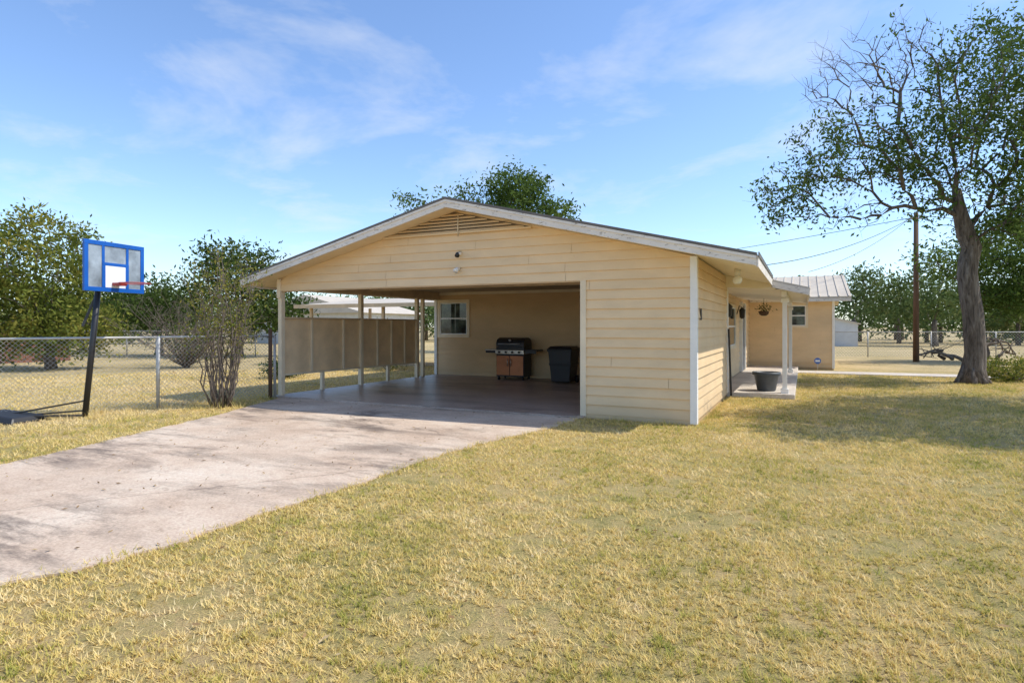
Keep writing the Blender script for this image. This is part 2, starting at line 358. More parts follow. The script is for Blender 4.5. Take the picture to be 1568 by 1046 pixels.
for y in (10.4,11.45,12.75,13.35,13.95):
    box('panel_stud',-10.014,-9.965,y-.025,y+.025,.49,1.66,'trim',P0)
for y in (10.75,13.2): box('panel_leg',-10.04,-9.97,y-.04,y+.04,0,.449,'trim',P0)
box('porch_wall',-1.9,-1.77,13.6,23.5,0,2.56,'siding2',H,0)
lap('porch_siding',H,'siding',(-1.77,0,0),(0,1,0),(1,0,0),.12,2.5,.155,lambda z:13.6,lambda z:23.5,(),11)
box('side_wall_return',-1.77,-1.47,13.5,13.6,0,2.5,'siding2',H,0)
box('side_wall_end_trim',-1.5,-1.43,13.56,13.64,.1,2.5,'white',H)
window(H,'porch_window',(-1.745,0,0),(0,1,0),(1,0,0),16.3,18.3,.9,2.1,.08)
box('front_door',-1.76,-1.70,19.9,20.85,.12,2.15,'pot',H); box('front_door_frame_a',-1.76,-1.66,19.78,19.9,.12,2.25,'white',H); box('front_door_frame_b',-1.76,-1.66,20.85,20.97,.12,2.25,'white',H)
box('porch_slab',-1.77,-.15,13.7,23.45,0,.1,'walk',H,.01)
beam('leaning_screen_frame',(-1.35,13.4,.05),(-1.4,13.4,1.45),.04,.04,'black',H)
py0,py1=13.3,20.6
v=[(-.9,py0,2.53),(.12,py0,2.27),(.12,py1,2.27),(-.9,py1,2.53)]
vv=v+[(x,y,z-.04) for x,y,z in v]
mobj('porch_roof',vv,[(0,1,2,3),(4,7,6,5),(0,4,5,1),(1,5,6,2),(2,6,7,3),(3,7,4,0)],'metalroof',H)
prism_y('porch_end_board',[(-1.76,2.34),(-.5,2.25),(-.5,2.4),(-.6,2.52),(-1.76,2.66)],py0+.045,py0+.07,'soffitw',H)
beam('porch_rake',(-.56,py0+.02,2.35),(.12,py0+.02,2.18),.04,.13,'fascia',H)
beam('porch_fascia',(.1,py0+.05,2.175),(.1,py1,2.175),.04,.13,'fascia',H)
beam('porch_beam',(-.35,py0+.3,2.17),(-.35,py1,2.17),.1,.12,'white',H)
mobj('porch_soffit',[(-1.75,py0+.072,2.36),(.08,py0+.072,2.2),(.08,py1,2.2),(-1.75,py1,2.36)],[(0,1,2,3)],'soffitw',H)
for y in (13.95,20.3):
    box('porch_post',-.39,-.3,y-.045,y+.045,.1,2.11,'white',H); box('porch_post_base',-.42,-.27,y-.075,y+.075,.1,.2,'white',H); box('porch_post_cap',-.42,-.27,y-.075,y+.075,2.0,2.09,'white',H)
tube('flood_light_arm',[(-1.0,10.9,2.46),(-1.0,10.9,2.36)],.05,'white',H); lathe('flood_light',[(.04,2.36),(.075,2.32),(.08,2.27),(.05,2.22)],-1.0,10.9,'bulb',H)
box('house_number_plate',-1.45,-1.435,9.85,9.93,1.6,1.78,'black',H)
for y in (15.3,18.9):
    lathe('wall_lantern_body',[(.03,1.72),(.07,1.76),(.085,1.95),(.1,1.97),(.02,2.05)],-1.6,y,'black',H,8)
    tube('wall_lantern_arm',[(-1.75,y,1.85),(-1.68,y,2.1),(-1.6,y,2.05)],.012,'black',H,6)
W=H
box('wing_wall',-1.9,.95,23.5,31,0,2.5,'siding2',W,0)
lap('wing_siding',W,'siding',(0,23.5,0),(1,0,0),(0,-1,0),.08,2.5,.155,lambda z:-1.75,lambda z:.95,[(-.47,.14,1.48,2.28)],13)
window(W,'wing_window',(0,23.5,0),(1,0,0),(0,-1,0),-.49,.16,1.45,2.3,.07)
box('wing_corner_trim',.90,.98,23.46,23.55,.05,2.5,'white',W)
wv=[(-2.5,22.95,2.5),(1.45,22.95,2.5),(1.45,27.2,3.52),(-2.5,27.2,3.52),(1.45,31.4,2.5),(-2.5,31.4,2.5)]
mobj('wing_roof',wv+[(x,y,z-.05) for x,y,z in wv],[(0,1,2,3),(3,2,4,5),(6,9,8,7),(9,11,10,8),(0,6,7,1),(1,7,8,2),(2,8,10,4),(4,10,11,5)],'metalroof',W)
for i in range(14):
    x=-2.4+i*.29; beam('wing_roof_rib',(x,22.95,2.515),(x,27.2,3.535),.035,.03,'metalroof',W,0)
box('wing_fascia',-1.7,1.44,22.955,22.985,2.34,2.448,'fascia',W)
mobj('wing_gable_end',[(.95,23.5,2.5),(.95,31,2.5),(.95,27.2,3.4)],[(0,1,2)],'siding',W)
mobj('wing_soffit',[(-1.7,22.985,2.38),(1.44,22.985,2.38),(1.44,23.5,2.44),(-1.7,23.5,2.44)],[(0,1,2,3)],'soffitw',W)
SG=empty('yard_security_sign'); x,y=.45,23.1
tube('stake',[(x,y,0),(x,y,.25)],.01,'galv',SG,6)
v=[(x+.11*math.cos(a),y-.012,.33+.11*math.sin(a)) for a in [math.pi/8+i*math.pi/4 for i in range(8)]]
mobj('octagon_plate',v+[(p[0],y+.002,p[2]) for p in v],[tuple(range(8)),tuple(range(15,7,-1))]+[(i,i+8,(i+1)%8+8,(i+1)%8) for i in range(8)],'signb',SG)
box('label_strip',x-.07,x+.07,y-.017,y-.013,.3,.36,'boardw',SG,0)
PT=empty('flower_pot'); lathe('pot_body',[(.17,.1),(.19,.12),(.25,.44),(.29,.45),(.29,.51),(.25,.51),(.24,.42)],-.72,14.35,'pot',PT)
lathe('pot_soil',[(.23,.40),(.22,.43)],-.72,14.35,'pole',PT)
HP=empty('hanging_plant')
tube('hanger',[(-1.0,18.6,2.3),(-1.0,18.6,1.95)],.006,'black',HP,5); lathe('basket',[(.05,1.80),(.12,1.84),(.14,1.93),(.13,1.93)],-1.0,18.6,'pole',HP)
# ------------------------------------------------------------ grill
G=empty('barbecue_grill'); gx,gy=-7.2,15.15
box('cabinet',gx-.42,gx+.42,gy-.25,gy+.25,.13,.74,'plastic',G,.01)
box('door_left',gx-.4,gx-.01,gy-.275,gy-.252,.17,.70,'copper',G,.006); box('door_right',gx+.01,gx+.4,gy-.275,gy-.252,.17,.70,'copper',G,.006)
for s in (-1,1): tube('door_handle',[(gx+s*.05,gy-.31,.42),(gx+s*.05,gy-.31,.62)],.01,'steel',G,8)
box('control_panel',gx-.43,gx+.43,gy-.3,gy+.27,.745,.86,'steel',G,.01)
for i in range(4):
    x=gx-.3+i*.2; tube('knob',[(x,gy-.3,.8),(x,gy-.34,.8)],.028,'black',G,14)
box('firebox',gx-.42,gx+.42,gy-.26,gy+.27,.865,.95,'black',G,.01)
n=12; pr=[(gy-.27+.54*(1-math.cos(math.pi*i/n))/2,.955+.24*math.sin(math.pi*i/n)**.7 if 0<i<n else .955) for i in range(n+1)]
v=[(gx-.42,y,z) for y,z in pr]+[(gx+.42,y,z) for y,z in pr]
mobj('lid',v,[tuple(range(n+1)),tuple(range(2*n+1,n,-1))]+[(i,i+n+1,i+n+2,i+1) for i in range(n)],'black',G,False,.006)
tube('lid_handle',[(gx-.33,gy-.26,1.02),(gx-.33,gy-.32,1.02),(gx+.33,gy-.32,1.02),(gx+.33,gy-.26,1.02)],.013,'steel',G,8)
tube('thermometer',[(gx,gy-.22,1.12),(gx,gy-.27,1.12)],.035,'steel',G,16)
for s in (-1,1):
    box('side_shelf',gx+min(s*.43,s*.78),gx+max(s*.43,s*.78),gy-.24,gy+.22,.83,.87,'steel' if s<0 else 'black',G,.008)
    box('shelf_skirt',gx+min(s*.43,s*.76),gx+max(s*.43,s*.76),gy-.235,gy-.215,.77,.829,'black',G,.004)
    for t in (-.2,.2): tube('caster',[(gx+s*.36-.02,gy+t,.09),(gx+s*.36+.02,gy+t,.09)],.045,'black',G,14)
T=empty('wheeled_trash_bin'); tx,ty=-5.58,14.75
def frust(nm_,hw0,hd0,hw1,hd1,z0,z1,mt,pr_,bev=.02):
    v=[(tx-hw0,ty-hd0,z0),(tx+hw0,ty-hd0,z0),(tx+hw0,ty+hd0,z0),(tx-hw0,ty+hd0,z0),(tx-hw1,ty-hd1,z1),(tx+hw1,ty-hd1,z1),(tx+hw1,ty+hd1,z1),(tx-hw1,ty+hd1,z1)]
    return mobj(nm_,v,BF,mt,pr_,False,bev)
frust('bin_body',.25,.25,.32,.32,.08,.88,'plastic',T); frust('bin_rim',.335,.34,.34,.345,.86,.91,'plastic',T,.008); frust('bin_lid',.345,.35,.27,.28,.915,.99,'plastic',T,.015)
frust('bin_band',.292,.292,.3,.3,.5,.56,'plastic',T,.006)
for s in (-1,1): tube('bin_wheel',[(tx+s*.26,ty+.24,.14),(tx+s*.31,ty+.24,.14)],.1,'black',T,18)
tube('bin_handle',[(tx-.25,ty+.37,.93),(tx+.25,ty+.37,.93)],.015,'plastic',T,8)

# ------------------------------------------------------------ basketball hoop
B=empty('basketball_hoop')
t=Vector(L(.26,.966))-Vector(L(0,0)); t.normalize(); nrm=Vector(L(.966,-.26)).normalized(); cc=Vector(L(-6.63,10.15,2.48))
def bb(nm_,u0,u1,z0,z1,o0,o1,mt):
    v=[cc+t*u+Vector((0,0,z))+nrm*o for u,z,o in ((u0,z0,o0),(u1,z0,o0),(u1,z0,o1),(u0,z0,o1),(u0,z1,o0),(u1,z1,o0),(u1,z1,o1),(u0,z1,o1))]
    return mobj(nm_,v,BF,mt,B,False,.004)
bb('backboard',-.54,.54,-.38,.38,-.015,0,'board')
for u0,u1,z0,z1,nm_ in ((-.56,.56,.34,.41,'top'),(-.56,.56,-.41,-.34,'bottom'),(-.56,-.49,-.34,.34,'left'),(.49,.56,-.34,.34,'right')): bb('frame_'+nm_,u0,u1,z0,z1,-.03,.012,'blue')
for u0,u1,z0,z1,nm_ in ((-.25,.25,.02,.07,'sq_top'),(-.25,-.19,-.34,.02,'sq_left'),(.19,.25,-.34,.02,'sq_right')): bb(nm_,u0,u1,z0,z1,.001,.014,'blue')
bb('target_panel',-.19,.19,-.34,.02,.001,.01,'boardw'); bb('v_bar_a',-.25,-.2,.07,.34,.001,.01,'blue'); bb('v_bar_b',.2,.25,.07,.34,.001,.01,'blue')
rc=cc+nrm*.4+Vector((0,0,-.27)); tube('rim',[rc+t*.23*math.cos(a)+nrm*.23*math.sin(a) for a in [i*2*math.pi/28 for i in range(29)]],.009,'orange',B,8)
beam('rim_bracket',cc+nrm*.014+Vector((0,0,-.28)),cc+nrm*.17+Vector((0,0,-.28)),.14,.05,'orange',B)
pb=Vector(L(-7.02,9.98,0)); pt=Vector(L(-6.86,10.1,2.35))
tube('pole',[pb,pb.lerp(pt,.5),pt],.045,'black',B,14)
for dz in (-.12,.18):
    for s in (-.1,.1): beam('support_arm',pt+Vector((0,0,dz-.1))+t*s*.5,cc+t*s+Vector((0,0,dz))-nrm*.02,.03,.03,'black',B)
beam('actuator',pb+Vector((0,0,1.5))-nrm*.05,pt+Vector((0,0,-.3))-nrm*.05,.04,.04,'black',B)
bs=Vector(L(-7.95,9.6,.09))
v=[]
for (a,b_,z) in ((-.45,-.3,0),(.45,-.3,0),(.45,.3,0),(-.45,.3,0),(-.38,-.22,.16),(.4,-.24,.1),(.4,.24,.1),(-.38,.22,.16)):
    q=bs+nrm*a+t*b_; v.append((q.x,q.y,z))
mobj('water_base',v,BF,'plastic',B,False,.03)
beam('strut_a',bs+Vector((0,0,.02)),pb+Vector((0,0,.28)),.025,.025,'black',B); beam('strut_b',bs+nrm*.2+t*.15,pb+Vector((0,0,.12)),.025,.025,'black',B)
beam('foot_bar',bs+nrm*.3,pb+Vector((0,0,.04)),.06,.03,'black',B)

# ------------------------------------------------------------ chain link fences
def chainlink(name,pts,h,sp,wr,post_sp,ends=True):
    Fp=empty(name); TT=Tubes(); PP=Tubes()
    for p0,p1 in zip(pts[:-1],pts[1:]):
        a=Vector((p0[0],p0[1],0)); b_=Vector((p1[0],p1[1],0)); Ln=(b_-a).length; d=(b_-a)/Ln
        u=-h
        while u<Ln:
            for sgn in (1,-1):
                u0,z0,u1,z1=u,0,u+h,h
                if u0<0: z0=-u0; u0=0
                if u1>Ln: z1=h-(u1-Ln); u1=Ln
                if u1-u0<.02: continue
                if sgn<0: z0,z1=h-z0,h-z1
                TT.add([a+d*u0+Vector((0,0,z0+.03)),a+d*u1+Vector((0,0,z1+.03))],wr,3,False)
            u+=sp
        k=max(1,round(Ln/post_sp))
        for i in range(k+1):
            p=a.lerp(b_,i/k); jx=random.uniform(-.02,.02); PP.add([p,p+Vector((jx,0,h+.05))],.028,8)
        PP.add([a+Vector((0,0,h+.03)),b_+Vector((0,0,h+.03))],.02,8)
    TT.obj('wire_mesh','galv',Fp); PP.obj('posts_and_rail','galv',Fp)
p_=lambda x,d:L(x,d)[:2]
chainlink('chain_link_fence',[(-9.95,9.3),p_(-6.5,11.15),p_(-8.5,9.35),p_(-12.5,6.2)],1.27,.075,.0026,2.6)
chainlink('chain_link_fence',[p_(-30,27),p_(-10,31)],1.25,.14,.005,3)
chainlink('chain_link_fence',[p_(14.5,30),p_(38,28)],1.2,.14,.005,3)
tube('gate_post',[(-9.97,9.2,0),(-9.97,9.2,1.45)],.04,'pole')
# ------------------------------------------------------------ vegetation
def leaves(pts,n,spread,size,r,flat=.8):
    P=np.repeat(np.array(pts),n,axis=0); Np=len(P)
    P=P+r.normal(0,spread,(Np,3))*np.array([1,1,flat])
    a=r.normal(0,1,(Np,3)); a/=np.linalg.norm(a,axis=1)[:,None]; b_=r.normal(0,1,(Np,3)); b_=np.cross(a,b_); b_/=np.linalg.norm(b_,axis=1)[:,None]
    s=size*r.uniform(.6,1.3,(Np,1)); a=a*s; b_=b_*s*.42
    V=np.stack([P-a*.5,P+b_*.5,P+a*.5,P-b_*.5],1).reshape(-1,3); return V
def tree(name,trunk,r0,blobs,leafmat_,lsize,seed,rtip=.008,bark='bark',pw=.42,step=.35,sides=6,wander=.07):
    r=np.random.default_rng(seed); E=empty(name); 
    nodes=[];par=[];plen=[];paths=[]
    tp=[Vector(p) for p in trunk]; path=[]
    for i in range(len(tp)-1):
        k=max(2,int((tp[i+1]-tp[i]).length/step))
        for j in range(k+(i==len(tp)-2)):
            nodes.append(tp[i].lerp(tp[i+1],j/k)); par.append(len(nodes)-2); path.append(len(nodes)-1)
    for i in range(len(nodes)): plen.append(0 if i==0 else plen[par[i]]+(nodes[i]-nodes[par[i]]).length)
    paths.append(path); top=tp[-1]; low=tp[-1].z*.55
    tips=[]
    for (c,rad,n,lf,spr) in blobs:
        for _ in range(n):
            while True:
                q=r.uniform(-1,1,3); l=np.linalg.norm(q)
                if l<=1 and (l>.35 or r.random()<.3): break
            tips.append((Vector(np.array(c)+q*np.array(rad)),lf,spr))
    tips.sort(key=lambda q:(q[0]-top).length+r.uniform(0,1.2))
    lp={}
    cnt=[0]*len(nodes); NAl=[tuple(n) for n in nodes]
    for tip,lf,spr in tips:
        A=np.array(NAl); dd=np.linalg.norm(A-np.array(tip),axis=1)
        cost=dd+.35*np.array(plen)+np.where(A[:,2]<low,50,0)+np.where(A[:,2]>tip.z+.3,1.5,0)
        b_=int(np.argmin(cost)); src=nodes[b_]; ln=(tip-src).length
        if ln<.1: continue
        k=max(2,int(ln/step)); path=[b_]; w=Vector((0,0,0)); bow=ln*.12
        for j in range(1,k+1):
            s=j/k; w=w+Vector(r.normal(0,wander,3))*min(1,step)
            p=src.lerp(tip,s)+w+Vector((0,0,bow*math.sin(math.pi*s)))
            nodes.append(p); NAl.append(tuple(p)); par.append(path[-1]); plen.append(plen[path[-1]]+ln/k); cnt.append(0); path.append(len(nodes)-1)
        paths.append(path)
        q=len(nodes)-1
        while q>=0:
            cnt[q]+=1; q=par[q] if par[q]!=-1 and q!=0 else -1
        if lf>0:
            lp.setdefault((lf,spr),[]).append(tuple(nodes[-1]))
            if k>2: lp[(lf,spr)].append(tuple(nodes[-2]))
    tot=max(cnt); tb=Tubes()
    for i,pa in enumerate(paths):
        if i==0: 
            rd=[max(r0*(cnt[q]/tot)**.5*(1-.25*plen[q]/max(plen[path[-1]],1)), rtip) for q in pa]
            pp=[nodes[q]+Vector((r.normal(0,.02),r.normal(0,.02),0)) for q in pa]
            rd[0]*=1.5; 
            if len(rd)>1: rd[1]*=1.12
            tb.add(pp,rd,16)
            if r0>.2:
                for k in range(6):
                    an=k*1.05+r.uniform(0,.5); b0=nodes[0]; dv=Vector((math.cos(an),math.sin(an),0))
                    tb.add([b0+Vector((0,0,.55))+dv*r0*.4,b0+Vector((0,0,.16))+dv*r0*1.0,b0+dv*r0*1.9-Vector((0,0,.05))],[.1,.1,.03],8)
        else:
            rr=[min(r0*.6,rtip*max(cnt[q],1)**pw) for q in pa]; rr[0]=rr[1]*1.1; rr[-1]=rtip*.5
            tb.add([nodes[q] for q in pa],rr,sides,False)
    for i,pa in enumerate(paths[1:]):
        lf=tips[i][1] if i<len(tips) else 1
        if lf<=3:
            for q in pa[1:]:
                for _ in range(2):
                    p=nodes[q]; d1=Vector(r.normal(0,.2,3))+Vector((0,0,.1)); tb.add([p,p+d1*.6,p+d1+Vector(r.normal(0,.05,3))],[rtip*.6,rtip*.45,rtip*.3],3,False)
    tb.obj('trunk_and_branches',bark,E)
    VV=[]
    for (lf,spr),pp in lp.items(): VV.append(leaves(pp,lf,spr,lsize,r))
    if VV:
        V=np.concatenate(VV); nF=len(V)//4
        cen=V.reshape(-1,4,3).mean(1); cl=.5+.5*np.sin(cen[:,0]*2.1+1.3*np.sin(cen[:,2]*1.9))*np.sin(cen[:,1]*1.7+cen[:,2]*1.4)
        bigmesh('foliage',V,4,leafmat_,np.clip(.45*r.random(nF)+.5*cl,0,1),E)
    return E
def T16(px,py,D=16): return L((px-784)/930*D,D,1.5+(500-py)/930*D)
def Bl(px,py,rx,ry,n,lf,spr,D=16,rd=2.2,dd=0):
    c=T16(px,py,D); c=L((px-784)/930*D,D+dd,c[2]); k=D/930
    return (c,(rx*k*1.0,max(rd,.1),ry*k),n,lf,spr)
tree('live_oak_tree',[T16(1488,588),T16(1492,540),T16(1488,480),T16(1482,420),T16(1487,380),T16(1474,335),T16(1462,290)],.25,
 [Bl(1505,115,80,90,85,38,.2),Bl(1410,225,70,50,60,38,.18),Bl(1520,235,75,70,75,38,.2),Bl(1455,300,70,40,26,32,.2),
  Bl(1590,110,60,90,80,38,.22),Bl(1590,270,60,90,80,38,.22),Bl(1460,165,55,55,32,34,.18),Bl(1545,350,50,45,50,38,.2),
  Bl(1290,250,75,42,54,26,.16,rd=1.6),Bl(1205,305,45,55,42,22,.14,rd=1.2),Bl(1250,215,45,30,22,20,.14,rd=1.2),
  Bl(1310,115,85,60,130,0,.2,rd=1.2),Bl(1385,85,60,60,80,2,.2,rd=1.0),Bl(1330,190,60,40,34,12,.16,rd=1.5),Bl(1300,330,60,25,30,3,.16,rd=1.2)],'leaf',.13,3,rtip=.0065)
tree('oak_tree',[(8.3,13.6,0),(8.25,13.6,1.5),(8.1,13.6,3)],.3,
 [((7.9,13.6,5.6),(2.0,2.4,1.2),80,60,.3),((5.6,13.0,7.0),(1.5,1.9,.8),80,80,.3),((6.6,15.2,6.4),(1.6,1.8,.9),80,80,.3),((8.2,16.4,6.4),(1.8,1.8,.9),60,80,.3),((6.6,12.2,6.2),(1.2,1.2,.7),50,80,.28)],'leaf',.17,5)
tree('mesquite_tree',[T16(1600,545,25),T16(1595,480,25),T16(1580,430,25)],.19,
 [Bl(1560,400,75,65,110,56,.35,25,2.2),Bl(1545,455,60,30,60,54,.3,25,1.8),Bl(1445,395,45,30,30,30,.3,25,1.5)],'leaf',.2,8)
tree('pecan_tree',[T16(78,565,21),T16(74,520,21),T16(70,470,21)],.13,
 [Bl(60,400,80,70,110,60,.3,21,2.0),Bl(10,470,60,60,80,56,.3,21,1.6),Bl(110,500,55,45,70,50,.28,21,1.6),Bl(40,520,70,28,40,44,.3,21,1.4)],'leafy',.18,12)
tree('elm_tree',[L(-13.5,30),L(-13.4,30,2),L(-13.3,30,3)],.18,
 [Bl(365,425,60,45,80,44,.4,30,2.4),Bl(335,395,26,22,24,34,.3,30,1.2),Bl(420,465,45,45,60,46,.35,30,2)],'leafd',.24,14)
tree('roadside_tree',[L(-18,31),L(-18,31,2),L(-17.9,31,2.6)],.16,
 [Bl(265,462,60,38,80,34,.4,31,2.0),Bl(205,480,45,35,50,36,.35,31,1.6)],'leafd',.22,16)
tree('roadside_tree',[L(-24,34),L(-24,34,2),L(-23.9,34,2.6)],.16,
 [Bl(165,470,60,40,80,40,.4,34,2.0)],'leafd',.25,17)
tree('tall_oak_tree',[L(-.4,36),L(-.4,36,4),L(-.3,36,6)],.35,
 [Bl(790,298,46,34,70,56,.4,36,2.5),Bl(700,312,60,26,36,24,.38,36,2.4),Bl(625,310,24,16,12,16,.3,36,1.2),Bl(855,325,30,12,24,36,.3,36,2),Bl(740,345,120,20,50,40,.4,36,2.5)],'leaf',.26,18)
cm=L(-5.37,11.25)
E=empty('crape_myrtle_shrub'); r=np.random.default_rng(21); tb=Tubes(); tipz=[]
for i in range(34):
    a=r.uniform(0,2*math.pi); R=r.uniform(.12,.7); h=r.uniform(1.3,2.8); b0=Vector((cm[0]+.14*math.cos(a),cm[1]+.14*math.sin(a),0)); e=Vector((cm[0]+R*math.cos(a),cm[1]+R*math.sin(a),h))
    pts=[b0.lerp(e,s)+Vector((r.normal(0,.04),r.normal(0,.04),.1*math.sin(math.pi*s))) for s in np.linspace(0,1,8)]
    tb.add(pts,[.014*(1-.75*s) for s in np.linspace(0,1,8)],6)
    for s in range(2,8): 
        if s>3: tipz.append(tuple(pts[s]))
        for _ in range(3):
            q=pts[s]+Vector((r.normal(0,.15),r.normal(0,.15),r.uniform(.0,.28))); tb.add([pts[s],q],[.004,.002],4)
            if s>3 and r.random()<.45: tipz.append(tuple(q))
tb.obj('stems','twig',E); V=leaves(tipz,9,.08,.06,r); bigmesh('foliage',V,4,'leafy',r.uniform(.2,1,len(V)//4),E)
E=empty('bare_bush'); r=np.random.default_rng(23); tb=Tubes(); bc=Vector(L(-11.8,22)); tp=[]
for i in range(90):
    d=Vector((r.normal(0,.7),r.normal(0,.7),r.uniform(.8,1.7))); pts=[bc+Vector((r.normal(0,.03),0,0))+d*s*1.5+Vector((r.normal(0,.05),r.normal(0,.05),0)) for s in np.linspace(0,1,6)]
    tb.add(pts,[.018*(1-.8*s) for s in np.linspace(0,1,6)],4)
    for s in range(2,6):
        for _ in range(3): tb.add([pts[s],pts[s]+Vector(r.normal(0,.22,3))],[.006,.003],3)
        tp.append(tuple(pts[s]))
tb.obj('twigs','twig',E); V=leaves(tp,5,.2,.1,r); bigmesh('foliage',V,4,'leafd',r.random(len(V)//4),E)
def shrub(name,x,d,R,h,mat,seed,n=900,ls=.09):
    r=np.random.default_rng(seed); E=empty(name); c=L(x,d); q=r.normal(0,1,(60,3)); q/=np.linalg.norm(q,axis=1)[:,None]; q*=r.uniform(.5,1,(60,1))
    P=np.stack([c[0]+q[:,0]*R,c[1]+q[:,1]*R,h*.5+q[:,2]*h*.5],1); V=leaves(P,n//60,.12*R+.05,ls,r); V[:,2]=np.maximum(V[:,2],.01)
    tb=Tubes()
    for p in P[::2]: tb.add([(c[0],c[1],0),tuple(p)],[.015,.005],4)
    tb.obj('stems','twig',E); bigmesh('foliage',V,4,mat,r.random(len(V)//4),E)
shrub('garden_shrub',13.6,16.6,.8,.6,'leafy',31,2400); shrub('garden_shrub',15.2,17.3,.9,.7,'leafy',32,2400)
shrub('side_yard_shrub',-6.6,17.6,.6,.6,'leafd',33,1500); shrub('side_yard_shrub',-4.2,20.5,.6,1.8,'leafy',36,2400)
V=leaves([(-1.0,18.6,2.0)],170,.1,.06,np.random.default_rng(3)); bigmesh('basket_foliage',V,4,'leafd',np.random.default_rng(3).random(len(V)//4),HP)
r=np.random.default_rng(40); pts=[]; tb=Tubes()
for i in range(130):
    a=math.radians(r.uniform(-62,62)); D=r.uniform(62,120); h=r.uniform(3.5,7)*(D/75)**.5; x=math.sin(a)*D; d=math.cos(a)*D
    if i<46: 
        a=math.radians(-62+i*2.7); D=r.uniform(60,72); x=math.sin(a)*D; d=math.cos(a)*D; h=r.uniform(3.2,5.6)
    c=L(x,d); tb.add([c,(c[0],c[1],h*.6)],[.2,.1],5)
    w=h*r.uniform(.5,.8)
    for _ in range(26):
        q=r.normal(0,1,3); q/=np.linalg.norm(q); q*=r.uniform(.4,1)
        pts.append((c[0]+q[0]*w,c[1]+q[1]*w,h*.55+q[2]*h*.45))
DT=empty('distant_trees'); tb.obj('trunks','bark',DT); V=leaves(pts,28,.75,.5,r); V[:,2]=np.maximum(V[:,2],.05)
cen=V.reshape(-1,4,3).mean(1); cl=.5+.5*np.sin(cen[:,0]*.5)*np.sin(cen[:,2]*1.1+cen[:,1]*.4)
bigmesh('foliage',V,4,'leaff',np.clip(.4*r.random(len(V)//4)+.6*cl,0,1),DT)
tree('field_tree',[L(27,48),L(27,48,2)],.2,[Bl(1330,445,45,38,70,36,.45,48,2.4)],'leaff',.3,50)
tree('field_tree',[L(32,46),L(32,46,2)],.2,[Bl(1420,455,50,45,70,36,.45,46,2.4)],'leaff',.3,51)
E=empty('fallen_branch'); tb=Tubes(); r=np.random.default_rng(60)
for i in range(8):
    x0=r.uniform(18.5,21); pts=[]; dx=r.uniform(-2.4,3.2); hh=r.uniform(.25,.9)
    for s in np.linspace(0,1,9): pts.append(L(x0+dx*s,26+r.normal(0,.12)+i*.1,.08+hh*math.sin(math.pi*s*.9)+r.normal(0,.04)))
    tb.add(pts,[.07*(1-.8*s)+.01 for s in np.linspace(0,1,9)],7)
    for s in (3,5,7):
        p=Vector(pts[s]); tb.add([p,p+Vector((r.normal(0,.5),r.normal(0,.3),r.uniform(-.2,.6)))],[.025,.008],5)
tb.obj('limbs','twig',E)
U=empty('utility_pole'); pc=L(17.1,25.7); 
tube('pole_shaft',[(pc[0],pc[1],0),(pc[0],pc[1],6.3)],[.12,.085],'pole',U,12)
for s in (-.16,.16): tube('insulator',[(pc[0]+s,pc[1],6.05),(pc[0]+s,pc[1],6.2)],.035,'galv',U,8)
beam('insulator_bracket',(pc[0]-.2,pc[1],6.05),(pc[0]+.2,pc[1],6.05),.05,.05,'galv',U)
tb=Tubes()
def wire(a,b_,sag):
    a,b_=Vector(a),Vector(b_); tb.add([a.lerp(b_,s)-Vector((0,0,4*sag*s*(1-s))) for s in np.linspace(0,1,16)],.013,4,False)
wire((pc[0],pc[1],6.2),(-2.5,19,3.2),.5); wire((pc[0]+.16,pc[1],6.15),(-40,60,8),1.2); wire((pc[0]-.16,pc[1],6.15),(0.2,26,3.6),.3); wire((pc[0],pc[1],6.2),L(60,30,7),1)
tb.obj('power_wires','black',U)
NB=empty('white_shed'); cx,cy,_=L(23.9,46)
prism_y('shed_body',[(cx-2,0),(cx+2,0),(cx+2,1.7),(cx,2.2),(cx-2,1.7)],cy,cy+5,'shed',NB)
prism_y('shed_roof',[(cx-2.2,1.64),(cx,2.2),(cx+2.2,1.64),(cx+2.2,1.72),(cx,2.3),(cx-2.2,1.72)],cy-.15,cy+5.2,'metalroof',NB)
box('shed_door',cx-.5,cx+.5,cy-.04,cy-.005,0,1.6,'galv',NB)
PC=empty('patio_cover'); 
for x in (-17.5,-14,-10.8):
    for y in (18.2,21.8): box('cover_post',x-.05,x+.05,y-.05,y+.05,0,2.3,'beam',PC)
v=[(-18,17.8,2.32),(-10.5,17.8,2.32),(-10.5,22.2,2.75),(-18,22.2,2.75)]
mobj('cover_roof',v+[(x,y,z-.05) for x,y,z in v],[(0,1,2,3),(4,7,6,5),(0,4,5,1),(1,5,6,2),(2,6,7,3),(3,7,4,0)],'metalroof',PC)
box('cover_fascia',-18,-10.5,17.76,17.79,2.2,2.34,'beam',PC)
NH=empty('neighbour_house'); cx,cy,_=L(-17.5,52)
box('nh_walls',cx-6,cx+6,cy,cy+8,0,2.7,'shed',NH); prism_y('nh_roof',[(cx-6.5,2.6),(cx+6.5,2.6),(cx,4.2)],cy-.5,cy+8.5,'metalroof',NH)
for x in (-3.5,0,3.5): box('nh_window',cx+x-.6,cx+x+.6,cy-.04,cy-.003,1,2.1,'glass',NH)
SB=empty('brick_outbuilding'); M['brick']=simple('red_brick',(.2,.09,.06),.9,.25,12); cx,cy,_=L(-21.6,25)
box('ob_wall',cx-2,cx+1.2,cy,cy+2.5,0,1.45,'brick',SB); box('ob_top',cx-2.1,cx+1.3,cy-.1,cy+2.6,1.452,1.55,'roofedge',SB)

